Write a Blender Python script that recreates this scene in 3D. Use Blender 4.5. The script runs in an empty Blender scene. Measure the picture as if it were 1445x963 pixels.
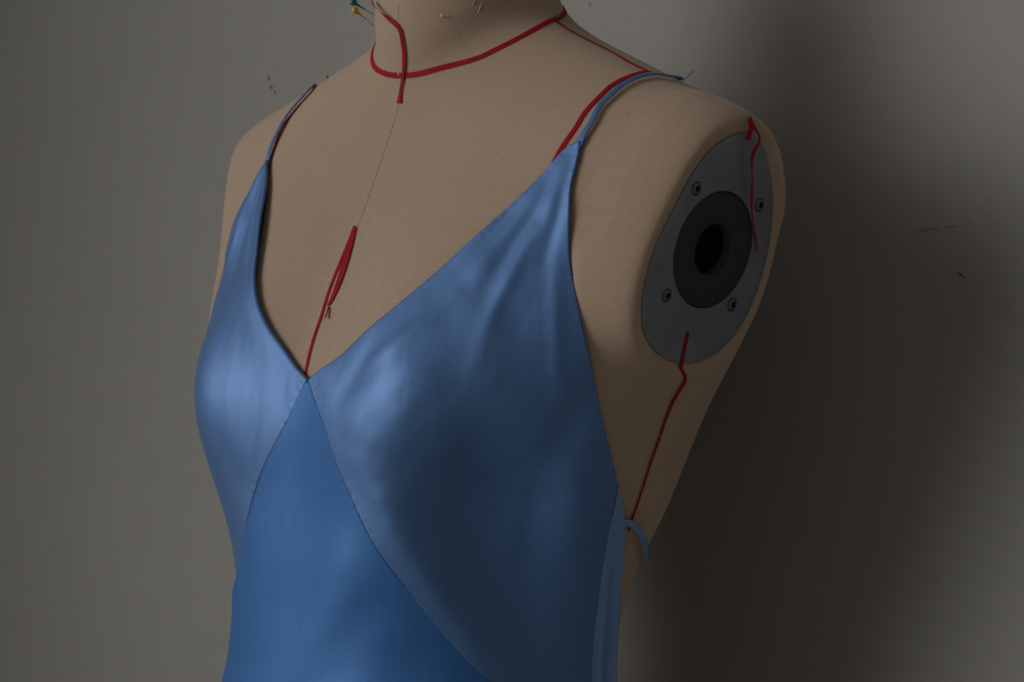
import bpy, math
import numpy as np
from mathutils import Matrix, Vector

scene = bpy.context.scene
COL = scene.collection
CM = 0.01

# ------------------------------------------------------------------ camera
# all body measures are in centimetres: x = the form's left, -y = its front, z = up, z 0 at the bust line
CAM = {'az': 45.337, 'pitch': -0.014, 'dist': 150.0, 'tx': 3.919, 'ty': 0.89, 'tz': 3.508, 'roll': 3.37}

def camera_frame():
    a, p, r = (math.radians(CAM[k]) for k in ('az', 'pitch', 'roll'))
    back = np.array([math.sin(a) * math.cos(p), -math.cos(a) * math.cos(p), math.sin(p)])
    right = np.array([math.cos(a), math.sin(a), 0.0])
    up = np.cross(back, right)
    r2 = right * math.cos(r) + up * math.sin(r)
    u2 = -right * math.sin(r) + up * math.cos(r)
    pos = np.array([CAM['tx'], CAM['ty'], CAM['tz']]) + back * CAM['dist']
    return pos, r2, u2, back

cpos, cright, cup, cback = camera_frame()
cd = bpy.data.cameras.new('camera')
cam = bpy.data.objects.new('camera', cd)
COL.objects.link(cam)
m = Matrix.Identity(4)
for i in range(3):
    m[i][0], m[i][1], m[i][2], m[i][3] = cright[i], cup[i], cback[i], cpos[i] * CM
cam.matrix_world = m
cd.sensor_width = 36.0
cd.lens = 85.0
cd.clip_start = 0.05
cd.clip_end = 50.0
cd.dof.use_dof = True
cd.dof.focus_distance = 1.42
cd.dof.aperture_fstop = 13.0
scene.camera = cam

# room directions seen from the camera: hr = to the right along the wall, hb = out of the wall
az = math.radians(CAM['az'])
hb = np.array([math.sin(az), -math.cos(az), 0.0])
hr = np.array([math.cos(az), math.sin(az), 0.0])
hz = np.array([0.0, 0.0, 1.0])
ORG = np.array([CAM['tx'], CAM['ty'], 0.0])
# the form stands square to the wall behind it, so in the view the wall's right end is nearer
wa = math.radians(44.0)
wn = hb * math.cos(wa) - hr * math.sin(wa)      # out of the wall
wr = hr * math.cos(wa) + hb * math.sin(wa)      # along the wall
WALL_D = 18.0                      # wall plane this far behind the form's axis

# ------------------------------------------------------------------ light
world = bpy.data.worlds.new('World')
scene.world = world
world.use_nodes = True
bg = world.node_tree.nodes['Background']
bg.inputs['Color'].default_value = (1.0, 0.94, 0.85, 1)
bg.inputs['Strength'].default_value = 0.13


def area_lamp(name, loc, aim, sx, sy, power, color, spread):
    ld = bpy.data.lights.new(name, 'AREA')
    ld.shape = 'RECTANGLE'
    ld.size, ld.size_y = sx, sy
    ld.energy = power
    ld.color = color
    ld.spread = math.radians(spread)
    o = bpy.data.objects.new(name, ld)
    COL.objects.link(o)
    o.location = Vector(loc * CM)
    o.rotation_euler = (Vector(aim) - Vector(loc)).to_track_quat('-Z', 'Y').to_euler()
    return o

# daylight from a window in front of the form, a little to its right, opposite the wall
area_lamp('window_light', np.array([-62.0, -158.0, 44.0]), np.array([32.0, 0.0, 11.0]),
          1.8, 1.7, 4.3, (1.0, 0.985, 0.96), 49)

scene.view_settings.view_transform = 'Standard'
scene.view_settings.look = 'None'
scene.view_settings.exposure = 0.0
scene.view_settings.gamma = 1.0
scene.cycles.use_denoising = True
scene.cycles.max_bounces = 6

# ------------------------------------------------------------------ the form's surface: closed sections up the body
RINGS = np.array([
    [17.791, 11.359, 11.681, -0.083, -31.966, -31.963, -32.007, 2.264],
    [16.306, 12.032, 9.787, -0.133, -24.948, -24.9, -24.982, 2.278],
    [13.103, 11.862, 7.173, -0.159, -16.941, -16.849, -16.955, 2.271],
    [13.771, 11.647, 7.847, -0.122, -10.948, -10.827, -10.93, 2.243],
    [15.795, 11.154, 9.087, -0.047, -5.953, -5.832, -5.915, 2.323],
    [17.716, 10.942, 10.627, 0.027, 0.039, 0.138, 0.08, 2.423],
    [19.477, 10.205, 12.189, 0.276, 4.518, 4.738, 5.218, 2.518],
    [20.054, 9.368, 13.637, 0.366, 8.312, 8.536, 9.967, 2.607],
    [21.163, 8.456, 13.358, 0.526, 11.405, 12.226, 14.191, 2.569],
    [22.248, 7.654, 10.758, 0.625, 13.801, 15.389, 16.848, 2.208],
    [20.922, 6.956, 8.053, 0.569, 15.798, 17.265, 19.073, 1.98],
    [14.516, 6.544, 6.389, 0.476, 17.591, 19.856, 21.56, 1.901],
    [7.197, 6.237, 5.057, 0.173, 19.277, 23.067, 24.038, 1.941],
    [6, 6, 4.3, -0.62, 21.9, 25.959, 26.326, 1.989],
    [6.1, 6.08, 4.62, -0.74, 26.394, 29.881, 29.967, 2.023],
    [6.15, 6.08, 4.62, -1.04, 30.914, 34.006, 34.347, 2.044]])
BUST = {'bx': 7.621, 'bz': -0.709, 'amp': 3.005, 'sx': 6.582, 'su': 8.41, 'sd': 7.246, 'dirx': 0.333}
K = len(RINGS)

def bust(P):
    x, y, z = P[..., 0], P[..., 1], P[..., 2]
    f = np.clip(-y / 6, 0, 1)
    f = f * f * (3 - 2 * f)
    Q = P.copy()
    for s in (-1, 1):
        dx = (x - s * BUST['bx']) / BUST['sx']
        dz = z - BUST['bz']
        dz = np.where(dz > 0, dz / BUST['su'], dz / BUST['sd'])
        g = np.exp(-dx * dx - dz * dz) * f * BUST['amp']
        Q[..., 1] -= g
        Q[..., 0] += s * g * BUST['dirx']
    return Q

def S(k, th):
    """point of the body: k = section up the body, th = angle round it (0 front, pi/2 the form's left)"""
    k, th = np.broadcast_arrays(np.asarray(k, float), np.asarray(th, float))
    sh = k.shape
    k, th = k.ravel(), th.ravel()
    i = np.clip(np.floor(k).astype(int), 0, K - 2)
    t = (k - i)[:, None]
    s, c = np.sin(th), np.cos(th)
    def ring(j):
        Rj = RINGS[np.clip(j, 0, K - 1)]
        n = Rj[:, 7]
        r = (np.abs(s) ** n + np.abs(c) ** n) ** (-1 / n)
        X = Rj[:, 0] * s * r
        Y = Rj[:, 3] - np.where(c > 0, Rj[:, 1], Rj[:, 2]) * c * r
        Z = Rj[:, 5] + np.where(c > 0, Rj[:, 4] - Rj[:, 5], Rj[:, 6] - Rj[:, 5]) * np.abs(c) ** 1.8
        return np.stack([X, Y, Z], -1)
    p1, p2 = ring(i), ring(i + 1)
    p0 = np.where((i == 0)[:, None], 2 * p1 - p2, ring(i - 1))
    p3 = np.where((i == K - 2)[:, None], 2 * p2 - p1, ring(i + 2))
    P = 0.5 * (2 * p1 + (-p0 + p2) * t + (2 * p0 - 5 * p1 + 4 * p2 - p3) * t * t + (-p0 + 3 * p1 - 3 * p2 + p3) * t ** 3)
    return bust(P).reshape(sh + (3,))

def N(k, th):
    e = 1e-3
    k, th = np.asarray(k, float), np.asarray(th, float)
    n = np.cross(S(k, th + e) - S(k, th - e), S(k + e, th) - S(k - e, th))
    return n / (np.linalg.norm(n, axis=-1, keepdims=True) + 1e-12)

# lines on the body, as (section, degrees round the body)
LINE = {
    'cupL_neck': [(5.08, 2.06), (5.232, 5.17), (5.49, 10.15), (5.802, 14.67), (6.135, 18.71), (6.509, 22.51), (6.946, 25.99), (7.451, 28.95), (7.955, 32.02), (8.41, 34.44), (9.034, 37.12), (9.317, 40.42)],
    'cupL_arm': [(9.242, 41.44), (8.776, 40.72), (8.27, 41.37), (7.773, 43.18), (7.036, 46.87), (6.589, 49.48), (6.088, 53), (5.67, 57.52), (4.933, 67.57), (4.562, 73.72), (4.258, 79.17)],
    'cupL_side': [(4.258, 79.17), (4.031, 80.5), (3.792, 81.62), (3.293, 85.53), (2.803, 88.52), (2.399, 90.2), (2.098, 90.69)],
    'stripR': [(4.255, 79.39), (3.98, 84.72), (3.605, 90.82), (3.251, 96.2), (2.879, 100.29), (2.509, 104.62), (2.073, 106.89)],
    'cupL_seam': [(5.08, 2.06), (4.891, 4.63), (4.641, 8.78), (4.347, 12.84), (4.003, 18.23), (3.592, 24.02), (3.162, 31.25), (2.778, 39.27), (2.446, 47.06), (2.126, 56.25)],
    'cupR_neck': [(5.08, 2.06), (5.226, -1.65), (5.455, -5.76), (5.695, -9.74), (6.015, -13.91), (6.291, -16.71), (6.591, -19.12), (7.234, -22.82), (7.805, -25.51), (8.371, -28.05), (8.963, -30.85)],
    'cupR_arm': [(8.955, -32.5), (8.488, -32.24), (7.713, -33.9), (6.977, -36.32)],
    'cupR_seam': [(5.08, 2.06), (4.891, 0.58), (4.622, -2.26), (4.39, -6.28), (4.053, -10.69), (3.684, -15.78), (3.321, -20.14), (2.989, -24.54)],
    'strapL': [(8.979, -32.3), (9.452, -33.95), (9.986, -36.69), (10.425, -43.22), (10.761, -51.15), (10.977, -53.75)],
    'strapR': [(9.278, 40.71), (9.597, 42.11), (10.162, 47.72), (10.42, 54.4), (10.644, 63.14), (10.753, 71.1), (10.816, 79.05), (10.828, 85.38), (10.773, 88.73)],
    't_strapL': [(8.554, -30.12), (9.131, -32.33), (9.73, -35.22), (10.322, -41.52), (10.698, -51.72), (10.941, -57.96)],
    't_strapR': [(8.962, 36.08), (9.5, 38.16), (10.019, 42.33), (10.36, 48.59), (10.654, 58.42), (10.805, 66.79), (10.886, 74.88), (10.946, 84.06)],
    't_shoulder': [(12.008, 86.93), (11.773, 87.87), (11.59, 88.97), (11.39, 88.99), (11.164, 85.62), (10.98, 86.25)],
    't_neck': [(11.995, -28.53), (12.021, -17.9), (12.02, -9.52), (12.018, 0.31), (11.989, 10.38), (11.967, 22.12), (11.903, 31.38), (11.849, 39.95), (11.859, 47.92), (11.882, 59.63), (11.934, 71.42), (12.023, 84.96), (12.198, 105.35)],
    't_hang': [(13.34, -28.37), (13.322, -19.23), (13.255, -10.45), (13.205, -5.82), (13.133, -0.47), (13.024, 3.62), (12.832, 4.88), (12.584, 4.99), (12.281, 3.57), (12.032, 2.18), (11.645, 0.51), (11.22, 0.19), (11.005, 0.18)],
    'thread': [(10.966, -0.36), (9.559, -0.8), (8.495, -0.67), (7.469, -0.07)],
    'thread_up': [(13.437, 0.69), (13.11, 1.14)],
    't_front': [(7.476, -0.87), (7.186, -0.76), (6.841, -0.85), (6.518, -1), (6.238, -0.97), (5.951, -0.66), (5.651, -0.51), (5.359, -0.11), (5.137, 0.22)],
    't_front2': [(7.456, -0.49), (7.104, 0.67), (6.766, 1.08), (6.45, 1.23), (6.185, 1), (6.108, 0.58)],
    't_front3': [(6.087, 0.36), (5.91, 1.09)],
    't_side': [(5.429, 90.55), (5.271, 92.32), (5.101, 91.69), (4.873, 91.09), (4.716, 91.1), (4.471, 90.39), (4.254, 90.31), (3.99, 90.21), (3.827, 90.43), (3.65, 91.87)],
    'backstrap': [(3.877, 85.81), (3.868, 88.57), (3.808, 92.47)],
    'pins': [(12.988, -38.64), (12.812, -36.64), (12.953, 30.82), (12.562, 36.72), (12.717, 50.34), (12.898, 47.4), (11.222, -66.27), (12.058, -0.17), (4.72, 91.06), (5.441, 90.36), (10.859, 86.31), (10.77, 104.21), (12.067, 90.76), (9.691, -25.27)],
    'foldsL1': [(8.631, 37.88), (7.832, 37.11), (7.082, 36.24), (6.398, 34.66), (5.79, 34.16)],
    'foldsL2': [(8.386, 41.18), (7.583, 41.57), (6.881, 42.95), (6.228, 42.19)],
}

# ------------------------------------------------------------------ materials
def new_mat(name, base, rough, metallic=0.0):
    mt = bpy.data.materials.new(name)
    mt.use_nodes = True
    b = mt.node_tree.nodes['Principled BSDF']
    b.inputs['Base Color'].default_value = (*base, 1)
    b.inputs['Roughness'].default_value = rough
    b.inputs['Metallic'].default_value = metallic
    return mt, mt.node_tree, b

def node(nt, kind, **kw):
    n = nt.nodes.new(kind)
    for k, v in kw.items():
        if k in n.inputs:
            n.inputs[k].default_value = v
        else:
            setattr(n, k, v)
    return n

def noise(nt, coord, scale, detail=3.0, rough=0.55, stretch=None):
    tc = node(nt, 'ShaderNodeTexCoord')
    src = tc.outputs[coord]
    if stretch:
        mp = node(nt, 'ShaderNodeMapping')
        mp.inputs['Scale'].default_value = stretch
        nt.links.new(src, mp.inputs['Vector'])
        src = mp.outputs['Vector']
    n = node(nt, 'ShaderNodeTexNoise')
    n.inputs['Scale'].default_value = scale
    n.inputs['Detail'].default_value = detail
    n.inputs['Roughness'].default_value = rough
    nt.links.new(src, n.inputs['Vector'])
    return n.outputs['Fac']

def ramp(nt, fac, c0, c1, p0=0.3, p1=0.7):
    r = node(nt, 'ShaderNodeValToRGB')
    r.color_ramp.elements[0].position, r.color_ramp.elements[0].color = p0, (*c0, 1)
    r.color_ramp.elements[1].position, r.color_ramp.elements[1].color = p1, (*c1, 1)
    nt.links.new(fac, r.inputs['Fac'])
    return r.outputs['Color']

def mult(nt, a, b, fac=1.0):
    mx = node(nt, 'ShaderNodeMix', data_type='RGBA', blend_type='MULTIPLY')
    mx.inputs[0].default_value = fac
    nt.links.new(a, mx.inputs[6])
    nt.links.new(b, mx.inputs[7])
    return mx.outputs[2]

def bump(nt, b, facs):
    prev = None
    for fac, strength, dist in facs:
        bp = node(nt, 'ShaderNodeBump')
        bp.inputs['Strength'].default_value = strength
        bp.inputs['Distance'].default_value = dist
        nt.links.new(fac, bp.inputs['Height'])
        if prev:
            nt.links.new(prev, bp.inputs['Normal'])
        prev = bp.outputs['Normal']
    nt.links.new(prev, b.inputs['Normal'])

def mat_wall():
    mt, nt, b = new_mat('wall_paint', (0.5, 0.5, 0.49), 0.75)
    big = noise(nt, 'Object', 2.2, 4)
    col = ramp(nt, big, (0.262, 0.255, 0.24), (0.29, 0.283, 0.267))
    fine = noise(nt, 'Object', 60, 3)
    col = mult(nt, col, ramp(nt, fine, (0.965, 0.965, 0.965), (1, 1, 1)))
    nt.links.new(col, b.inputs['Base Color'])
    bump(nt, b, [(noise(nt, 'Object', 9, 4), 0.4, 0.006), (noise(nt, 'Object', 130, 2), 0.15, 0.001)])
    return mt

def mat_linen():
    mt, nt, b = new_mat('linen', (0.4, 0.33, 0.27), 0.9)
    c = ramp(nt, noise(nt, 'UV', 1.0, 3, 0.6, (330, 900, 1)), (0.388, 0.284, 0.208), (0.45, 0.332, 0.25), 0.25, 0.75)
    d = ramp(nt, noise(nt, 'UV', 1.0, 3, 0.6, (900, 330, 1)), (0.94, 0.94, 0.94), (1.04, 1.04, 1.04), 0.2, 0.8)
    col = mult(nt, c, d)
    col = mult(nt, col, ramp(nt, noise(nt, 'Object', 7, 4), (0.93, 0.92, 0.9), (1.03, 1.03, 1.03)))
    # a few specks and slubs in the cloth
    col = mult(nt, col, ramp(nt, noise(nt, 'UV', 150, 1), (0.62, 0.55, 0.5), (1, 1, 1), 0.175, 0.205))
    nt.links.new(col, b.inputs['Base Color'])
    b.inputs['Sheen Weight'].default_value = 0.25
    b.inputs['Sheen Roughness'].default_value = 0.5
    b.inputs['Sheen Tint'].default_value = (1.0, 0.9, 0.75, 1)
    b.inputs['Specular IOR Level'].default_value = 0.2
    bump(nt, b, [(noise(nt, 'UV', 1.0, 2, 0.5, (1400, 260, 1)), 0.4, 0.0003),
                 (noise(nt, 'UV', 1.0, 2, 0.5, (260, 1400, 1)), 0.4, 0.0003)])
    return mt

def mat_satin(name, base, rough=0.4, metal=0.7, coat=0.3):
    mt, nt, b = new_mat(name, base, rough, metal)
    w = ramp(nt, noise(nt, 'UV', 1.0, 3, 0.6, (60, 1200, 1)), (0.95, 0.95, 0.95), (1.04, 1.04, 1.04), 0.25, 0.75)
    rgb = node(nt, 'ShaderNodeRGB')
    rgb.outputs[0].default_value = (*base, 1)
    nt.links.new(mult(nt, rgb.outputs[0], w), b.inputs['Base Color'])
    b.inputs['Specular IOR Level'].default_value = 0.6
    b.inputs['Specular Tint'].default_value = (0.8, 0.9, 1.0, 1)
    b.inputs['Coat Weight'].default_value = coat
    b.inputs['Coat Roughness'].default_value = 0.5
    b.inputs['Coat Tint'].default_value = (0.95, 0.97, 1.0, 1)
    bump(nt, b, [(noise(nt, 'Object', 1.0, 3, 0.55, (34, 34, 9)), 0.2, 0.004),
                 (noise(nt, 'UV', 1.0, 2, 0.5, (1500, 500, 1)), 0.3, 0.0002),
                 (noise(nt, 'UV', 1.0, 2, 0.5, (300, 2600, 1)), 0.25, 0.0002)])
    return mt

def mat_tape():
    mt, nt, b = new_mat('red_tape', (0.3, 0.003, 0.018), 0.7)
    col = ramp(nt, noise(nt, 'Object', 160, 3), (0.27, 0.003, 0.014), (0.37, 0.004, 0.022))
    nt.links.new(col, b.inputs['Base Color'])
    b.inputs['Specular IOR Level'].default_value = 0.15
    return mt

def mat_plate():
    mt, nt, b = new_mat('plate_metal', (0.25, 0.255, 0.28), 0.38, 0.5)
    col = ramp(nt, noise(nt, 'Object', 35, 4), (0.168, 0.18, 0.208), (0.222, 0.237, 0.27))
    nt.links.new(col, b.inputs['Base Color'])
    nt.links.new(ramp(nt, noise(nt, 'Object', 22, 4), (0.26,) * 3, (0.4,) * 3), b.inputs['Roughness'])
    bump(nt, b, [(noise(nt, 'Object', 260, 2), 0.12, 0.0005)])
    return mt

M_WALL, M_LINEN = mat_wall(), mat_linen()
M_SATIN = mat_satin('blue_satin', (0.088, 0.2, 0.44), 0.57, 0.62, 0.5)
M_MATT = mat_satin('blue_satin_crosswise', (0.028, 0.145, 0.42), 0.52, 0.3, 0.18)
M_PALE = mat_satin('satin_pale', (0.17, 0.3, 0.56), 0.6, 0.1, 0.1)  # paler blue than the cups, for the side strip and back strap
M_TAPE, M_PLATE = mat_tape(), mat_plate()
M_BLACK = new_mat('black_plastic', (0.042, 0.042, 0.043), 0.6)[0]
M_SHADE = new_mat('recess_shade', (0.004, 0.004, 0.005), 0.8)[0]  # near-black colour paints the shade inside the bore and the hex recesses
M_SHADE.node_tree.nodes['Principled BSDF'].inputs['Specular IOR Level'].default_value = 0.1
M_BLACK.node_tree.nodes['Principled BSDF'].inputs['Specular IOR Level'].default_value = 0.15
M_SCREW = new_mat('screw_steel', (0.14, 0.14, 0.14), 0.3, 0.9)[0]
M_PIN = new_mat('pin_steel', (0.35, 0.34, 0.33), 0.3, 1.0)[0]
M_THREAD = new_mat('dark_thread', (0.09, 0.06, 0.045), 0.9)[0]
M_STITCH = new_mat('blue_thread', (0.3, 0.4, 0.62), 0.6)[0]
M_TEAL = new_mat('teal_bead', (0.004, 0.13, 0.16), 0.12)[0]
M_YELLOW = new_mat('yellow_bead', (0.5, 0.34, 0.03), 0.2)[0]
M_PEARL = new_mat('pearl_bead', (0.6, 0.57, 0.5), 0.3)[0]
M_SCUFF = new_mat('scuff', (0.05, 0.048, 0.052), 0.8)[0]
M_SCUFF2 = new_mat('faint_scuff', (0.2, 0.195, 0.19), 0.8)[0]

# ------------------------------------------------------------------ helpers
def link(o, parent=None, **props):
    COL.objects.link(o)
    if parent is not None:
        o.parent = parent
    for k, v in props.items():
        o[k] = v
    return o

def empty(name, loc, **props):
    return link(bpy.data.objects.new(name, None), None, **props)

def mesh(name, verts, faces, mat, parent=None, uvs=None, smooth=True, **props):
    me = bpy.data.meshes.new(name)
    me.from_pydata((np.asarray(verts, float) * CM).tolist(), [], [tuple(int(x) for x in f) for f in faces])
    if smooth:
        me.polygons.foreach_set('use_smooth', [True] * len(me.polygons))
    if uvs is not None:
        uvs = np.asarray(uvs, float)
        lay = me.uv_layers.new(name='UVMap')
        idx = np.empty(len(me.loops), dtype=np.int32)
        me.loops.foreach_get('vertex_index', idx)
        lay.data.foreach_set('uv', uvs[idx].ravel())
    me.materials.append(mat)
    me.update()
    o = bpy.data.objects.new(name, me)
    return link(o, parent, **props)

def cr(pts, n):
    """Catmull-Rom through pts, n samples, even in chord length"""
    P = np.asarray(pts, float)
    if len(P) == 2:
        t = np.linspace(0, 1, 24)[:, None]
        return P[0] * (1 - t) + P[1] * t
    E = np.concatenate([2 * P[:1] - P[1:2], P, 2 * P[-1:] - P[-2:-1]])
    out = []
    for i in range(len(P) - 1):
        t = np.linspace(0, 1, 24, endpoint=(i == len(P) - 2))[:, None]
        a, b, c, d = E[i:i + 4]
        out.append(0.5 * (2 * b + (c - a) * t + (2 * a - 5 * b + 4 * c - d) * t ** 2 + (-a + 3 * b - 3 * c + d) * t ** 3))
    C = np.concatenate(out)
    return C

def resample(C, n, metric=None, ease=0.0):
    M = C if metric is None else metric
    L = np.concatenate([[0], np.cumsum(np.linalg.norm(np.diff(M, axis=0), axis=1))])
    u = np.linspace(0, 1, n)
    u = u * (1 - ease) + ease * (0.5 - 0.5 * np.cos(math.pi * u))
    t = u * L[-1]
    return np.stack([np.interp(t, L, C[:, j]) for j in range(C.shape[1])], -1)

def on_body(kt, off=0.0):
    kt = np.asarray(kt, float)
    th = np.radians(kt[:, 1])
    return S(kt[:, 0], th) + N(kt[:, 0], th) * np.asarray(off).reshape(-1, 1) if np.ndim(off) else S(kt[:, 0], th) + N(kt[:, 0], th) * off

def curve_kt(pts, n, ease=0.0):
    C = cr(pts, 0)
    return resample(C, n, on_body(C), ease)

def grid_faces(nu, nv, wrap=False):
    f = []
    for i in range(nu - 1):
        for j in range(nv if wrap else nv - 1):
            j2 = (j + 1) % nv
            f.append((i * nv + j, i * nv + j2, (i + 1) * nv + j2, (i + 1) * nv + j))
    return f

def sweep(name, P, Nn, width, thick, mat, parent=None, twist=None, seg=10, power=3.0, **props):
    """flat band swept along P with up-normals Nn; width/thick scalars or arrays"""
    P = np.asarray(P, float)
    n = len(P)
    T = np.gradient(P, axis=0)
    T /= np.linalg.norm(T, axis=1, keepdims=True)
    Nn = Nn - T * (Nn * T).sum(1, keepdims=True)
    Nn /= np.linalg.norm(Nn, axis=1, keepdims=True)
    Bn = np.cross(T, Nn)
    if twist is not None:
        c, s = np.cos(twist)[:, None], np.sin(twist)[:, None]
        Nn, Bn = Nn * c + Bn * s, Bn * c - Nn * s
    w = np.broadcast_to(np.asarray(width, float), (n,)) / 2
    h = np.broadcast_to(np.asarray(thick, float), (n,)) / 2
    V, UV = [], []
    flat = power > 5
    if flat:
        seg = 8
    sq = [(1, 0), (1, 1), (0, 1.15), (-1, 1), (-1, 0), (-1, -1), (0, -1), (1, -1)]
    for j in range(seg):
        a = 2 * math.pi * (j + 0.5) / seg
        ca, sa = math.cos(a), math.sin(a)
        e = 2 / power
        if flat:
            V.append(P + Bn * (w * sq[j][0])[:, None] + Nn * (h * sq[j][1])[:, None])
            UV.append(np.stack([np.full(n, j / seg * 0.02), np.linspace(0, 1, n) * 0.2], -1))
            continue
        V.append(P + Bn * (w * np.sign(ca) * abs(ca) ** e)[:, None] + Nn * (h * np.sign(sa) * abs(sa) ** e)[:, None])
        UV.append(np.stack([np.full(n, j / seg * 0.02), np.linspace(0, 1, n) * 0.2], -1))
    V = np.stack(V, 1).reshape(-1, 3)
    UV = np.stack(UV, 1).reshape(-1, 2)
    F = grid_faces(n, seg, True)
    F.append(tuple(range(seg))[::-1])
    F.append(tuple((n - 1) * seg + j for j in range(seg)))
    o = mesh(name, V, F, mat, parent, UV, **props)
    if flat:
        o.data.set_sharp_from_angle(angle=math.radians(45))
    return o

def relax(P, n):
    P = P.copy()
    for _ in range(n):
        P[1:-1] += 0.5 * (0.5 * (P[:-2] + P[2:]) - P[1:-1])
    return P

def band(name, kt, off, width, thick, mat, parent=None, n=90, twist=None, sec=10, power=3.0, smooth_path=4, **props):
    C = curve_kt(kt, n)
    u = np.linspace(0, 1, n)
    if callable(off):
        off = off(u)
    if callable(width):
        width = width(u)
    if callable(twist):
        twist = twist(u)
    P = on_body(C, np.broadcast_to(np.asarray(off, float), (n,)))
    P = relax(P, smooth_path)
    Nn = relax(N(C[:, 0], np.radians(C[:, 1])), 30)
    return sweep(name, P, Nn, width, thick, mat, parent, twist, sec, power, **props)

def lathe(name, prof, axis_o, axis_d, mat, parent=None, seg=20, **props):
    """profile (radius, height) turned round an axis"""
    d = np.asarray(axis_d, float)
    d = d / np.linalg.norm(d)
    a = np.cross(d, [0.3, 0.9, 0.2])
    a /= np.linalg.norm(a)
    b = np.cross(d, a)
    V = []
    for r, h in prof:
        for j in range(seg):
            t = 2 * math.pi * j / seg
            V.append(np.asarray(axis_o) + d * h + (a * math.cos(t) + b * math.sin(t)) * r)
    F = grid_faces(len(prof), seg, True)
    F = [f[::-1] for f in F]
    F.append(tuple(range(seg)))
    F.append(tuple((len(prof) - 1) * seg + j for j in range(seg))[::-1])
    return mesh(name, V, F, mat, parent, **props)

def dist_to(P, C):
    """distance of points P (n,3) from a dense polyline C"""
    out = np.full(len(P), 1e9)
    A, Bv = C[:-1], C[1:] - C[:-1]
    L2 = (Bv ** 2).sum(1) + 1e-12
    for i in range(len(A)):
        t = np.clip(((P - A[i]) @ Bv[i]) / L2[i], 0, 1)
        out = np.minimum(out, np.linalg.norm(P - A[i] - t[:, None] * Bv[i], axis=1))
    return out

def dist_arc(P, C):
    """distance from a polyline and the arc length of the nearest place on it"""
    best, arc = np.full(len(P), 1e9), np.zeros(len(P))
    A, Bv = C[:-1], C[1:] - C[:-1]
    L = np.linalg.norm(Bv, axis=1)
    s0 = np.concatenate([[0], np.cumsum(L)])
    for i in range(len(A)):
        t = np.clip(((P - A[i]) @ Bv[i]) / (L[i] ** 2 + 1e-12), 0, 1)
        d = np.linalg.norm(P - A[i] - t[:, None] * Bv[i], axis=1)
        m = d < best
        best[m], arc[m] = d[m], (s0[i] + t * L[i])[m]
    return best, arc

def pucker(P, line, amp=0.012, width=0.55):
    """small irregular puckers drawn up along a stitched line"""
    d, a = dist_arc(P, on_body(curve_kt(line, 120)))
    w = np.sin(a * 9.5 + 1.7 * np.sin(a * 1.3)) + 0.6 * np.sin(a * 15.3 + 2.0 * np.sin(a * 0.7 + 1))
    return amp * w * (0.6 + 0.4 * np.sin(a * 0.9)) * np.exp(-(d / width) ** 2)

# ------------------------------------------------------------------ wall
wc = ORG - WALL_D * wn
def wall_pt(x, z, d=0.0):
    return wc + wr * x + hz * z + wn * d
V, F = [], []
for d in (0, -8):
    for x, z in ((-220, -140), (220, -140), (220, 160), (-220, 160)):
        V.append(wall_pt(x, z, d))
F = [(0, 1, 2, 3), (7, 6, 5, 4), (0, 4, 5, 1), (1, 5, 6, 2), (2, 6, 7, 3), (3, 7, 4, 0)]
wall = mesh('wall', V, F, M_WALL, smooth=False, kind='structure')

def scuff(pts, widths, mat):
    """a thin smear of grime on the wall, along wall points (x, z)"""
    C = resample(cr(pts, 0), 14)
    w = np.interp(np.linspace(0, 1, 14), np.linspace(0, 1, len(widths)), widths)
    P = np.array([wall_pt(x, z, 0.02) for x, z in C])
    sweep('scuff_mark', P, np.tile(wn, (14, 1)), w, 0.03, mat, wall, seg=8, power=2.0)

# grime marks, in wall coordinates (along the wall, up)
for pts, wd, mt in (
        ([(-46.45, 23.75), (-46.39, 23.58), (-46.32, 23.35)], (0.05, 0.17, 0.2, 0.06), M_SCUFF),
        ([(-46.07, 22.94), (-45.96, 22.76), (-45.82, 22.67)], (0.06, 0.24, 0.2, 0.05), M_SCUFF),
        ([(-45.59, 22.52), (-45.49, 22.38), (-45.44, 22.29)], (0.04, 0.16, 0.05), M_SCUFF),
        ([(-45.43, 22.26), (-45.28, 22.06)], (0.05, 0.1, 0.03), M_SCUFF2),
        ([(20.27, 9.32), (20.59, 9.2), (20.86, 8.99)], (0.04, 0.12, 0.14, 0.04), M_SCUFF),
        ([(17.17, 11.82), (17.74, 11.92), (18.1, 12.01), (18.84, 11.97)], (0.03, 0.12, 0.1, 0.03), M_SCUFF2),
        ([(19.25, 12.11), (19.81, 12.16), (20.18, 12.16)], (0.02, 0.07, 0.02), M_SCUFF2),
        ([(20.99, 12.3), (21.09, 12.34)], (0.06, 0.12, 0.03), M_SCUFF2),
        ([(-71.98, -17.01), (-71.55, -17.03)], (0.05, 0.14, 0.06), M_SCUFF2),
        ([(-11.72, 27.79), (-11.63, 27.43)], (0.05, 0.12, 0.05), M_SCUFF2),
        ([(-60.17, 23.38), (-59.59, 23.48)], (0.03, 0.1, 0.03), M_SCUFF2)):
    scuff(pts, wd, mt)

# ------------------------------------------------------------------ dress form
FORM = link(bpy.data.objects.new('dress_form', None), None,
            label='headless beige linen dress form torso with grey armhole plate, wearing the blue dress',
            category='dress form')

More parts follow.
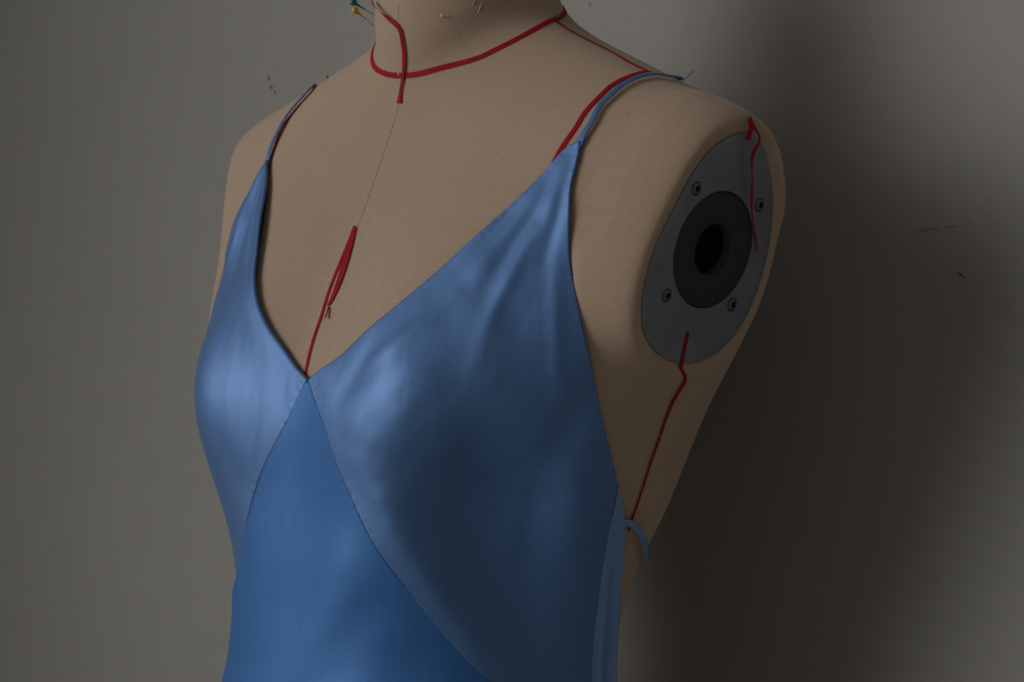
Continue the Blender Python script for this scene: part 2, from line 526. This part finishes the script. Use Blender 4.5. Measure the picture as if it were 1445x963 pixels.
# arm plate: its plane, and its outline on that plane
PC = np.array([20.467, 0.215, 9.355])
PN = np.array([0.9774, 0.0346, -0.2085]); PN /= np.linalg.norm(PN)
PZ = hz - PN * PN[2]; PZ /= np.linalg.norm(PZ)
PX = np.cross(PZ, PN)
OUTLINE = [(1.09, 7.0), (-0.62, 6.6), (-2.05, 5.75), (-3.03, 4.6), (-3.65, 3.44), (-4.15, 2.27), (-4.65, 1.06), (-5.05, -0.3),
           (-5.25, -1.86), (-5.12, -3.4), (-4.55, -4.85), (-3.5, -5.85), (-2.0, -6.5), (-0.2, -6.73), (1.75, -6.32), (3.35, -5.28),
           (4.4, -3.69), (4.95, -1.65), (5.02, 0.49), (4.72, 2.17), (4.15, 3.81), (3.3, 5.2), (2.33, 6.3)]
oc = cr(OUTLINE + OUTLINE[:1], 0)
OUT = resample(oc, 121)[:-1]

def plate_pt(x, z, h=0.0):
    return PC + PX * x + PZ * z + PN * h

NK, NT = 260, 420
kk = np.linspace(0, K - 1.0001, NK)[:, None]
tt = np.linspace(-math.pi, math.pi, NT, endpoint=False)[None]
P = S(kk, tt).reshape(-1, 3)
def seat_plate(P, sgn=1):
    """flatten the cover round the armhole plate and roll it into a lip"""
    Q = P * [sgn, 1, 1]
    D = Q - PC
    x, z, h = D @ PX, D @ PZ, D @ PN
    near = (h > -5) & (np.hypot(x, z) < 13)
    # signed distance from the outline (outside positive)
    q = np.stack([x, z], -1)[near]
    d = np.full(len(q), 1e9)
    inside = np.zeros(len(q), bool)
    for i in range(len(OUT)):
        a, b = OUT[i], OUT[(i + 1) % len(OUT)]
        e = b - a
        t = np.clip(((q - a) @ e) / (e @ e), 0, 1)
        d = np.minimum(d, np.linalg.norm(q - a - t[:, None] * e, axis=1))
        cond = (a[1] > q[:, 1]) != (b[1] > q[:, 1])
        with np.errstate(divide='ignore', invalid='ignore'):
            xi = (b[0] - a[0]) * (q[:, 1] - a[1]) / (b[1] - a[1]) + a[0]
        inside ^= cond & (q[:, 0] < xi)
    d = np.where(inside, -d, d)
    w = np.clip(1 - d / 2.6, 0, 1)
    w = w * w * (3 - 2 * w)
    hn = h[near]
    lip = 0.25 * np.exp(-((d - 0.75) / 0.5) ** 2)
    deep = np.clip((-d - 0.3) / 0.6, 0, 1)
    target = -0.1 + np.where(d > 0, lip - 0.12 * d * d, 0) - 6.0 * deep * deep * (3 - 2 * deep)
    P2 = Q.copy()
    P2[near] += PN * ((target - hn) * w)[:, None]
    return P2 * [sgn, 1, 1]
# the form is slimmer than the dress where the dress hides it
Kf, Tf = [a.ravel() for a in np.broadcast_arrays(kk, np.degrees(tt))]
neck_l, arm_l, neck_r = LINE['cupL_neck'], LINE['cupL_arm'], LINE['cupR_neck']
arm_r = [(8.99, -31.8), (8.5, -33.2), (7.75, -36.0), (7.03, -39.5), (6.5, -43.0), (6.05, -47.5), (5.6, -53.0), (4.95, -65.0), (4.5, -76.0), (4.2, -84.0)]
def edge_at(T, neck, arm):
    neck, arm = np.abs(np.array(neck)), np.abs(np.array(arm))
    no, ao = np.argsort(neck[:, 1]), np.argsort(arm[:, 1])
    e = np.where(T < neck[:, 1].max(), np.interp(T, neck[no, 1], neck[no, 0]), np.interp(T, arm[ao, 1], arm[ao, 0]))
    return np.where(T > arm[:, 1].max(), np.interp(T, [arm[:, 1].max(), 84.5, 88], [4.2, 3.2, -1]), e)
Ta = np.abs(Tf)
inside = Kf < np.where(Tf > 0, edge_at(Ta, neck_l, arm_l), edge_at(Ta, neck_r, arm_r))
rim = np.full(len(P), 9.0)
idx = np.where(inside)[0]
for cv in (neck_l, arm_l, neck_r, arm_r, LINE['cupL_side']):
    rim[idx] = np.minimum(rim[idx], dist_to(P[idx], on_body(curve_kt(cv, 50))))
w = np.where(inside, np.clip((rim - 0.35) / 2.4, 0, 1), 0)
P -= N(kk, tt).reshape(-1, 3) * (w * w * (3 - 2 * w) * 3.0)[:, None]
left = P[:, 0] > 8
P[left] = seat_plate(P[left])
ku, tu = np.broadcast_arrays(kk * 0.026, tt * 0.14)
F = grid_faces(NK, NT, True)
F.append(tuple(range(NT))[::-1])
F.append(tuple((NK - 1) * NT + j for j in range(NT)))
cover = mesh('linen_cover', P, F, M_LINEN, FORM, np.stack([tu, ku], -1).reshape(-1, 2))

# the plate itself: bevelled slab with a round opening
def plate_mesh():
    n = len(OUT)
    ang = np.arctan2(OUT[:, 1], OUT[:, 0])
    cen = OUT * 0
    hole = np.stack([np.cos(ang), np.sin(ang)], -1) * 3.42
    nrm = np.stack([np.roll(OUT, -1, 0)[:, 1] - np.roll(OUT, 1, 0)[:, 1], -(np.roll(OUT, -1, 0)[:, 0] - np.roll(OUT, 1, 0)[:, 0])], -1)
    nrm /= np.linalg.norm(nrm, axis=1, keepdims=True)
    if ((OUT * nrm).sum(1)).mean() < 0:
        nrm = -nrm
    rows = [(OUT, -0.25), (OUT, -0.02), (OUT - nrm * 0.06, 0.05), (OUT - nrm * 0.5, 0.05),
            (OUT * 0.5 + hole * 0.5, 0.05), (hole * 1.02, 0.05), (hole, 0.02), (hole, -0.3)]
    V = np.concatenate([np.array([plate_pt(x, z, h) for x, z in r]) for r, h in rows])
    return V, grid_faces(len(rows), n, True)
V, F = plate_mesh()
nrm0 = np.cross(V[F[300][1]] - V[F[300][0]], V[F[300][2]] - V[F[300][0]])
plate = mesh('arm_plate', V, F, M_PLATE, FORM, label='grey metal oval plate closing the armhole')
ob = plate
md = ob.modifiers.new('bevel_normals', 'WEIGHTED_NORMAL')
lathe('socket_ring', [(3.41, -0.6), (3.41, -0.06), (3.34, 0.0), (1.58, 0.0), (1.5, -0.08), (1.5, -0.6)], plate_pt(0, 0, -0.03), PN, M_BLACK, plate, 64,
      label='matt black round socket in the plate')
lathe('socket_bore', [(1.56, -0.55), (1.49, -0.5), (1.49, -5.0), (0.2, -5.0)], plate_pt(0, 0, -0.03), PN, M_SHADE, plate, 48)  # real hole; its depth of shade is painted in near-black
for x, z in ((-2.78, 3.36), (3.16, 2.92), (-3.25, -2.84), (2.74, -3.04)):
    lathe('screw_gap_shade', [(0.42, -0.05), (0.42, 0.005), (0.3, 0.006)], plate_pt(x, z, 0.05), PN, M_BLACK, plate, 24)  # flat black disc painted as the shaded gap round the screw head
    sc = lathe('screw', [(0.37, -0.05), (0.37, 0.03), (0.33, 0.085), (0.26, 0.12), (0.19, 0.13), (0.17, 0.12), (0.165, 0.02), (0.02, 0.02)],
               plate_pt(x, z, 0.05), PN, M_SCREW, plate, 24)
    lathe('hex_shade', [(0.175, 0.1), (0.175, 0.134), (0.03, 0.134)], plate_pt(x, z, 0.05), PN, M_SHADE, plate, 6, smooth=False)  # flat near-black disc standing in for shade in the hex recess

# seam threads down the front of the cover
for nm, rad in (('thread', 0.012), ('thread_up', 0.01)):
    band('seam_thread', LINE[nm], 0.0, rad * 2, rad * 2, M_THREAD, FORM, 60, sec=6, power=2.0)

# old pin pricks in the cloth
for k, d, r in ((12.5, 39.0, 0.035), (12.7, 47.0, 0.025), (9.69, -25.3, 0.03), (10.3, -17.0, 0.025), (9.2, 16.0, 0.025), (11.1, 28.0, 0.02), (8.2, -12.0, 0.02), (12.9, 60.0, 0.03)):
    p, n = S(k, math.radians(d)), N(k, math.radians(d))
    lathe('pin_hole', [(r, -0.02), (r, 0.006), (r * 0.3, 0.004)], p, n, M_THREAD, FORM, 10)

# ------------------------------------------------------------------ dress
DRESS = link(bpy.data.objects.new('slip_dress', None), None,
             label='blue satin slip dress with V neckline and thin straps on the dress form', category='dress')
OFF = 0.35

def coons(c0, c1, d0, d1, nu, nv):
    """c0,c1: u edges at v=0,1 ; d0,d1: v edges at u=0,1 (all kt)"""
    ease = 0.35
    c0, c1 = curve_kt(c0, nu, ease), curve_kt(c1, nu, ease)
    d0, d1 = curve_kt(d0, nv, ease), curve_kt(d1, nv, ease)
    u = np.linspace(0, 1, nu)[:, None, None]
    v = np.linspace(0, 1, nv)[None, :, None]
    u = u * (1 - ease) + ease * (0.5 - 0.5 * np.cos(math.pi * u))
    v = v * (1 - ease) + ease * (0.5 - 0.5 * np.cos(math.pi * v))
    return ((1 - v) * c0[:, None] + v * c1[:, None] + (1 - u) * d0[None] + u * d1[None]
            - ((1 - u) * (1 - v) * c0[0] + u * (1 - v) * c0[-1] + (1 - u) * v * c1[0] + u * v * c1[-1]))

def ripple(P, across, wl, n=16, seed=1, lean=0.25):
    """soft irregular folds: waves running across the given direction"""
    rng = np.random.RandomState(seed)
    out = np.zeros(len(P))
    across = np.asarray(across, float) / np.linalg.norm(across)
    for i in range(n):
        e = across + rng.normal(0, lean, 3)
        e /= np.linalg.norm(e)
        k = 2 * math.pi / (wl * rng.uniform(0.6, 2.2))
        out += np.sin(P @ e * k + rng.uniform(0, 6.28)) / k
    return out / n * 2 * math.pi / wl * 1.6

def panel(name, G, off, folds, free_edges, seam_edges, parent, lift=None, **props):
    """cloth panel over the body: G grid of (k, deg)"""
    nu, nv = G.shape[:2]
    kt = G.reshape(-1, 2)
    th = np.radians(kt[:, 1])
    P, Nn = S(kt[:, 0], th), N(kt[:, 0], th)
    h = np.full(len(P), off)
    for pts, w, amp in folds:
        C = on_body(curve_kt(pts, 40))
        # a string of soft bumps along the line, fading out at both ends
        f = np.sin(np.linspace(0.12, 0.97, 40) * np.pi) ** 0.8
        q = np.zeros(len(P))
        for c, a in zip(C, f):
            q = np.maximum(q, a * np.exp(-((P - c) ** 2).sum(1) / (w * w)))
        h += amp * q
    if lift is not None:
        h += lift(P, kt)
    for e in free_edges:
        d = dist_to(P, on_body(curve_kt(e, 120)))
        q = np.clip(1 - d / 0.1, 0, 1)
        h -= 0.1 * (1 - np.sqrt(np.clip(1 - q * q, 0, 1)))
        h += pucker(P, e, 0.006, 0.45)
    for e, depth, wd in seam_edges:
        d = dist_to(P, on_body(curve_kt(e, 120)))
        q = np.clip(1 - d / wd, 0, 1)
        h -= depth * q * q
        h += pucker(P, e)
    V = P + Nn * h[:, None]
    uv = np.stack([kt[:, 1] / 360 * 0.9, kt[:, 0] * 0.05], -1)
    o = mesh(name, V, grid_faces(nu, nv), M_SATIN, parent, uv, **props)
    md = o.modifiers.new('cloth_thickness', 'SOLIDIFY')
    md.thickness = 0.0009
    md.offset = -1
    return o

Vp = (5.08, 2.06)
tipL, tipR = (9.30, 40.9), (8.99, -31.8)
neckL = [LINE['cupL_neck'][i] for i in (0, 2, 4, 6, 8, 10)] + [tipL]
armL = [tipL] + LINE['cupL_arm'][1:]
seamL = LINE['cupL_seam'] + [(1.85, 64.0), (1.62, 71.0)]
sideL = LINE['cupL_side'] + [(1.9, 90.6), (1.7, 88.5), (1.62, 80.0), (1.62, 71.0)]
G = coons(neckL, sideL[::-1], seamL, armL, 190, 170)
foldsL = [
    ([(8.9, 37.5), (8.2, 36.9), (7.5, 36.4), (6.8, 35.0), (6.1, 33.0)], 0.6, -0.19),
    ([(9.0, 39.4), (8.3, 40.0), (7.6, 41.4), (6.9, 42.6)], 0.45, -0.15),
    ([(8.6, 35.0), (7.9, 33.0), (7.2, 30.5), (6.6, 27.5)], 0.5, -0.14),
    ([(7.4, 38.0), (6.7, 37.6), (6.0, 37.0), (5.4, 38.0)], 0.5, 0.12),
    ([(6.3, 29.0), (5.9, 26.0), (5.5, 21.5), (5.25, 16.0)], 0.6, 0.12),
    ([(6.9, 45.0), (6.2, 47.5), (5.5, 52.0), (5.0, 58.0)], 0.5, 0.1),
    ([(4.9, 12.5), (5.2, 15.5), (5.6, 19.0)], 1.1, -0.22),
    ([(4.0, 27.0), (3.5, 33.0), (3.0, 41.5), (2.6, 49.5), (2.2, 57.0)], 0.85, 0.22),
    ([(5.4, 62.0), (4.6, 61.0), (3.8, 63.0), (3.0, 68.0)], 1.2, -0.2),
    ([(4.1, 62.0), (3.9, 70.0), (3.8, 80.0)], 0.16, -0.05),
]
def blob(P, k, deg, w, amp):
    c = S(k, math.radians(deg))
    return amp * np.exp(-((P - c) ** 2).sum(1) / (w * w))
def sstep(x):
    x = np.clip(x, 0, 1)
    return x * x * (3 - 2 * x)
def under(P):
    """the cloth hangs off the bust instead of following the ribs"""
    return blob(P, 3.2, 23.0, 4.8, 0.6)
def liftL(P, kt):
    dA = dist_to(P, on_body(curve_kt(armL, 60)))
    dS = dist_to(P, on_body(curve_kt(LINE['cupL_side'], 40)))
    d2 = dist_to(P, on_body(curve_kt(seamL, 60)))
    h = blob(P, 4.0, 47.0, 4.6, -1.8) + blob(P, 3.1, 62.0, 5.0, -1.1)
    h = h * sstep(dA / 5.0) * sstep(dS / 5.0) * sstep(d2 / 4.5)
    amp = 0.15 + 0.85 * sstep(dA / 2.0) * sstep(dS / 2.0) * sstep(d2 / 2.0)
    h += under(P)
    h += ripple(P, (0.75, 0.25, 0.6), 3.2, 18, 4, 0.3) * 0.085 * amp
    h += ripple(P, (0.7, 0.3, -0.5), 1.7, 14, 9, 0.35) * 0.026 * amp
    return h
cupL = panel('cup_panel', G, OFF, foldsL, [neckL, armL], [(seamL, 0.12, 0.14), (sideL, 0.1, 0.14)], DRESS, liftL)

neckR = [Vp] + LINE['cupR_neck'][1:-1] + [tipR]
armR = [tipR, (8.5, -33.2), (7.75, -36.0), (7.03, -39.5), (6.5, -43.0), (6.05, -47.5), (5.6, -53.0), (4.95, -65.0), (4.5, -76.0), (4.2, -84.0)]
seamR = [LINE['cupR_seam'][i] for i in (0, 2, 4, 6)] + [(2.98, -24.5), (2.8, -29.0), (2.55, -38.0), (2.3, -50.0), (2.1, -64.0)]
sideR = [(4.2, -84.0), (3.6, -86.0), (2.9, -87.0), (2.4, -84.0), (2.1, -64.0)]
G = coons(neckR, sideR[::-1], seamR, armR, 170, 150)
foldsR = []
def liftR(P, kt):
    d = dist_to(P, on_body(curve_kt(neckR, 100)))
    h = 0.3 * np.exp(-(d / 0.7) ** 2) * np.exp(-((kt[:, 0] - 7.2) / 1.0) ** 2)
    h += 0.1 * np.exp(-(d / 0.6) ** 2) - 0.38 * sstep((-16 - kt[:, 1]) / 14) * sstep((7.6 - kt[:, 0]) / 1.2)
    amp = 0.15 + 0.85 * sstep(d / 1.6) * sstep(dist_to(P, on_body(curve_kt(seamR, 60))) / 1.6)
    h += ripple(P, (0.8, 0.5, 0.25), 2.3, 18, 21, 0.25) * 0.09 * amp
    h += ripple(P, (0.8, 0.5, 0.1), 1.1, 12, 5, 0.25) * 0.022 * amp
    return h
foldsR = [([(8.6, -32.4), (7.9, -33.2), (7.2, -34.0), (6.5, -35.0)], 0.35, 0.14),
          ([(8.4, -30.8), (7.7, -30.6), (7.0, -30.5), (6.2, -29.0)], 0.5, -0.12)]
cupR = panel('cup_panel', G, 0.17, foldsR, [neckR, armR], [(seamR, 0.12, 0.14)], DRESS, liftR)
# a row of stitches along the turned neckline edge
C = curve_kt([(6.25, -18.2), (6.6, -21.0), (7.25, -24.9), (7.85, -27.4), (8.5, -30.0)], 90)
V, F = [], []
for i in range(2, 86, 2):
    a, b = C[i], C[i + 1]
    pa, pb = on_body(np.array([a, b]), 0.56 * np.exp(-((a[0] - 7.2) / 1.3) ** 2) + 0.17)
    n = N(a[0], math.radians(a[1]))
    s = np.cross(pb - pa, n); s = s / np.linalg.norm(s) * 0.03
    b0 = len(V)
    V += [pa + s, pa - s, pb - s, pb + s, pa + n * 0.03, pb + n * 0.03]
    F += [(b0, b0 + 4, b0 + 5, b0 + 3), (b0 + 4, b0 + 1, b0 + 2, b0 + 5), (b0, b0 + 1, b0 + 4), (b0 + 2, b0 + 3, b0 + 5)]
mesh('stitching', V, F, M_STITCH, cupR, kind='stuff')

# midriff panel between the two slanting seams, tucked a little under the cups
nl, nr = 150, 150
lef = curve_kt(seamR[:-1] + [(2.1, -64), (2.0, -84), (1.9, -100), (1.2, -104), (0.4, -106)], nl)
rig = curve_kt(seamL + [(1.55, 80.0), (1.45, 95.0), (1.0, 100), (0.4, 104)], nl)
u = np.linspace(-0.012, 1.012, nr)[None, :, None]
G = lef[:, None] * (1 - u) + rig[:, None] * u
G[0] = [5.06, 2.06]
def lift_mid(P, kt):
    s = np.clip((kt[:, 1] + 25) / 45, 0, 1)
    calm = sstep(dist_to(P, on_body(curve_kt(seamL, 60))) / 2.5) * sstep(dist_to(P, on_body(curve_kt(seamR, 60))) / 2.5)
    return under(P) + pucker(P, seamL, 0.008) + pucker(P, seamR, 0.008) + (0.035 + 0.2 * s * s * (3 - 2 * s)) + calm * (ripple(P, (0.75, 0.1, -0.65), 3.4, 18, 33, 0.18) * 0.07 + ripple(P, (0.6, 0.1, -0.7), 2.2, 12, 8, 0.3) * 0.018)
mid = panel('midriff_panel', G, 0.04, [], [], [], DRESS, lift_mid)
mid.data.materials[0] = M_MATT

# side panel: the strip behind the cup that turns round the side
lef = curve_kt(LINE['cupL_side'] + [(1.2, 91.0), (0.4, 92.0)], 120)
rig = curve_kt(LINE['stripR'] + [(1.2, 108.0), (0.4, 110.0)], 120)
u = np.linspace(-0.05, 1, 40)[None, :, None]
G = lef[:, None] * (1 - u) + rig[:, None] * u
G2 = G.copy()
ucol = np.clip(u[..., 0], 0, 1) * np.ones((120, 1))
flare = (ucol * np.clip((4.3 - G[..., 0]) / 1.2, 0, 1) * 0.12 + 0.32 * np.sin(ucol * 8.5) * np.clip((3.4 - G[..., 0]) / 1.0, 0, 1)).reshape(-1)
G[..., 1] -= ucol * np.clip((4.3 - G[..., 0]) / 1.2, 0, 1) * 2.0
side = panel('side_panel', G, OFF - 0.08, [], [], [], DRESS, lambda P, kt: flare)
side.data.materials[0] = M_PALE
side['label'] = 'paler strip along the side of the dress'

# straps
def pick(a, idx):
    return [a[i] for i in idx]
sR = [(9.1, 39.9)] + LINE['strapR'] + [(10.79, 97.0), (10.8, 108.0), (10.78, 121.0)]
band('shoulder_strap', sR, lambda u: 0.2 + 0.07 * np.clip(u / 0.06, 0, 1) - 0.2 * np.clip((u - 0.75) / 0.25, 0, 1), lambda u: 0.38 + 0.22 * np.exp(-(u / 0.05) ** 2), 0.1, M_SATIN, DRESS, 120, power=4.0, smooth_path=25)
sL = [(8.85, -31.5)] + pick(LINE['strapL'], (0, 1, 2, 3, 4)) + [(11.0, -61.0), (10.98, -76.0), (10.85, -95.0), (10.5, -115.0), (9.9, -130.0)]
band('shoulder_strap', sL, lambda u: 0.1 + 0.18 * np.clip(u / 0.06, 0, 1) - 0.14 * np.clip((u - 0.2) / 0.3, 0, 1), 0.36, 0.1, M_SATIN, DRESS, 120, power=4.0, smooth_path=25)
band('back_strap', [(3.9, 83.0)] + LINE['backstrap'] + [(3.7, 98.0), (3.56, 103.5), (3.43, 109.0), (3.36, 117.0), (3.4, 132.0)],
     lambda u: 0.35 + 0.1 * np.sin(np.pi * np.clip(u * 1.3, 0, 1)), lambda u: 0.42 - 0.25 * np.clip((u - 0.8) / 0.2, 0, 1), 0.1, M_PALE, DRESS, 90)

# ------------------------------------------------------------------ red style tapes
TAPES = 'red style tapes pinned to the form'
def tape_root(label):
    return link(bpy.data.objects.new('style_tape', None), None, label=label, category='tape', group=TAPES)
def tape_one(kt, label, width=0.3, off=0.05, **kw):
    o = band('style_tape', kt, off, width, 0.025, M_TAPE, None, kw.pop('n', 120), power=9.0, **kw)
    o['label'], o['category'], o['group'] = label, 'tape', 'red style tapes pinned to the form'
    return o
neck_line = [(12.1, -75.0), (12.03, -52.0)] + LINE['t_neck'] + [(12.35, 125.0), (12.4, 150.0)]
tape_one(neck_line, 'flat red tape circling the base of the neck', 0.35, 0.045)
tape_one(LINE['t_shoulder'], 'narrow red tape along the shoulder ridge from neck to strap', lambda u: 0.23 + 0.1 * np.exp(-((u - 0.4) / 0.12) ** 2), 0.04)
tape_one([(8.6, 35.6)] + LINE['t_strapR'] + [(10.93, 88)], 'red tape running up the chest beside the strap nearer the armhole plate', 0.32)
tape_one([(8.2, -29.0)] + pick(LINE['t_strapL'], (0, 1, 2, 3)) + [(10.75, -50.0), (11.02, -60.0), (11.0, -75.0)], 'thin red tape beside the far strap, away from the armhole plate', 0.28)
tape_one(LINE['t_hang'], 'loose twisted red tape hanging down the front of the neck',
         lambda u: 0.25 - 0.06 * np.exp(-((u - 0.88) / 0.08) ** 2) + 0.16 * np.exp(-((u - 1.0) / 0.03) ** 2),
         lambda u: 0.12 + 0.25 * np.exp(-((u - 0.12) / 0.2) ** 2), twist=lambda u: 1.0 * np.sin(u * 9.0) * np.exp(-((u - 0.25) / 0.25) ** 2))
# tape down the breastbone: a long strand, a doubled loop and a frayed tail
r = tape_root('red tape folded into a loop on the breastbone, running down to the V neckline')
band('strand', LINE['t_front'] + [(5.0, 0.6)], 0.04, 0.23, 0.025, M_TAPE, r, 90, power=9.0)
band('loop', [(k, d - 0.55 * min(1, (7.456 - k) * 4)) for k, d in LINE['t_front2']], lambda u: 0.07 + 0.03 * np.sin(np.pi * u), lambda u: 0.2 + 0.3 * np.sin(np.pi * u) ** 0.8, 0.025, M_TAPE, r, 60, power=9.0)
band('tail', LINE['t_front3'], lambda u: 0.08 + 0.12 * u, lambda u: 0.14 + 0.03 * np.sin(np.pi * u), 0.04, M_TAPE, r, 24, power=9.0, twist=lambda u: 0.3 + 0 * u)

# two strands pinned at the shoulder tip, hanging over the plate
def plate_strip(name, pts, width, parent, twist=None, **props):
    """band through plate points (x, z, height)"""
    C = resample(cr(pts, 0), 90)
    u = np.linspace(0, 1, 90)
    P = np.array([plate_pt(*c) for c in C])
    return sweep(name, P, np.tile(PN, (90, 1)), width(u), 0.04, M_TAPE, parent, twist(u) if twist else None, power=9.0, **props)
r = tape_root('pair of bright red tape strands hanging over the grey armhole plate')
plate_strip('strand', [(0.1, 7.75, 0.32), (0.42, 7.35, 0.5), (1.0, 6.85, 0.62), (1.1, 6.43, 0.6), (0.95, 6.05, 0.55), (0.95, 5.55, 0.5), (1.22, 4.96, 0.45),
                       (1.66, 4.09, 0.38), (2.05, 3.08, 0.3), (2.6, 2.04, 0.25), (3.18, 1.2, 0.2), (3.9, 0.19, 0.12)],
            lambda u: (0.25 - 0.14 * u) * (0.75 + 0.25 * np.cos(u * 22)), r, lambda u: 0.9 * np.sin(u * 11) * np.exp(-u * 1.5) + 0.3)
plate_strip('strand', [(0.12, 7.72, 0.3), (0.34, 7.2, 0.42), (0.3, 6.5, 0.4)], lambda u: 0.2 + 0.12 * u, r, lambda u: 0.6 + 0 * u)

# side seam tape: from the plate down the side
C = curve_kt(LINE['t_side'], 100)
Ps = seat_plate(on_body(C)) + N(C[:, 0], np.radians(C[:, 1])) * 0.11
Ns = N(C[:, 0], np.radians(C[:, 1]))
Pp = np.array([plate_pt(-0.7, -4.81, 0.1), plate_pt(-0.68, -5.5, 0.1), plate_pt(-0.66, -6.2, 0.1), plate_pt(-0.62, -6.78, 0.1), plate_pt(-0.6, -6.95, 0.0)])
allP = relax(resample(cr(np.concatenate([Pp, Ps[3::7]]), 0), 140), 12)
Nn = np.concatenate([np.tile(PN, (40, 1)), np.stack([np.interp(np.linspace(0, 99, 100), np.arange(100), Ns[:, j]) for j in range(3)], -1)])
sweep('style_tape', allP, Nn, np.interp(np.linspace(0, 1, 140), [0, 0.3, 0.5, 1], [0.24, 0.24, 0.16, 0.12]), 0.04, M_TAPE, None, power=9.0,
      label='dark red tape down the side seam from the plate to the back strap', category='tape', group=TAPES)

# ------------------------------------------------------------------ pins
PINS = 'pins stuck in the dress form'
def ball(r, c0=0.0, n=14):
    return [(max(r * math.sin(math.pi * i / n), 0.004), c0 - r * math.cos(math.pi * i / n)) for i in range(n + 1)]
def pin(tip, head, r, bead, label, collar=None, shaft=0.03):
    """straight pin from its point of entry to its head"""
    tip, head = np.asarray(tip, float), np.asarray(head, float)
    d = head - tip
    L = np.linalg.norm(d)
    d /= L
    root = link(bpy.data.objects.new('dressmaker_pin', None), None, label=label, category='pin', group=PINS)
    lathe('shaft', [(shaft * 0.5, -1.2), (shaft, -0.9), (shaft, L)], tip, d, M_PIN, root, 10)
    if bead is not None:
        lathe('head', ball(r), head, d, bead, root, 24)
    else:
        lathe('head', [(r, -0.02), (r, 0.02), (r * 0.6, 0.04)], head, d, M_PIN, root, 12)
    if collar:
        lathe('collar', [(0.1, -0.5), (0.06, 0.0), (0.05, 0.45)][::-1] if False else [(0.035, L - 0.85), (0.055, L - 0.5), (0.1, L - 0.15)], tip, d, collar, root, 12)
    return root
def at(i):
    k, t = LINE['pins'][i]
    return S(k, math.radians(t)), N(k, math.radians(t))
def view(dx, dy, dz=0.0):
    """offset along the wall, up, and out from the wall"""
    return hr * dx + hz * dy + hb * dz
p, n = at(0)
pin(p, p + view(-1.32, 0.7, 0.35), 0.235, M_TEAL, 'teal ball-headed pin in the side of the neck', M_TEAL)
p, n = at(1)
pin(p, p + view(-1.27, 0.9, 0.25), 0.235, M_YELLOW, 'yellow ball-headed pin in the side of the neck', M_YELLOW)
p, n = at(2)
pin(p - n * 0.1, p + n * 0.25 + view(0, 0.15), 0.1, M_PEARL, 'white-headed pin pushed into the neck front')
p, n = at(4)
pin(p, p + n * 0.6 + view(0.35, 1.9), 0.06, None, 'long bare steel pin in the neck, right of the two')
p, n = at(5)
pin(p, p + n * 0.6 + view(0.6, 1.6), 0.06, None, 'long bare steel pin in the neck, left of the two')
p, n = at(6)
pin(p - n * 0.3, p + n * 0.12, 0.08, M_THREAD, 'dark pin on the far shoulder ridge')
p, n = at(7)
pin(p, p + n * 0.2, 0.075, None, 'tiny steel pin fixing tape at the throat')
p, n = at(8)
pin(p, p + n * 0.13, 0.06, None, 'tiny steel pin halfway down the side seam tape')
p, n = at(9)
pin(p, p + n * 0.13, 0.06, None, 'tiny steel pin just under the armhole plate')
p, n = at(11)
pin(p, p + view(0.65, 0.7, 0.0), 0.05, None, 'dark pin standing up at the strap behind the shoulder')
p, n = at(12)
pin(p, p + n * 0.14, 0.16, M_THREAD, 'dark pin head where neck and shoulder tapes meet')
p = plate_pt(0.1, 7.75, 0.25)
pin(p, p + PN * 0.12 + hz * 0.05, 0.1, M_THREAD, 'dark pin head at the shoulder tip holding the hanging strands')
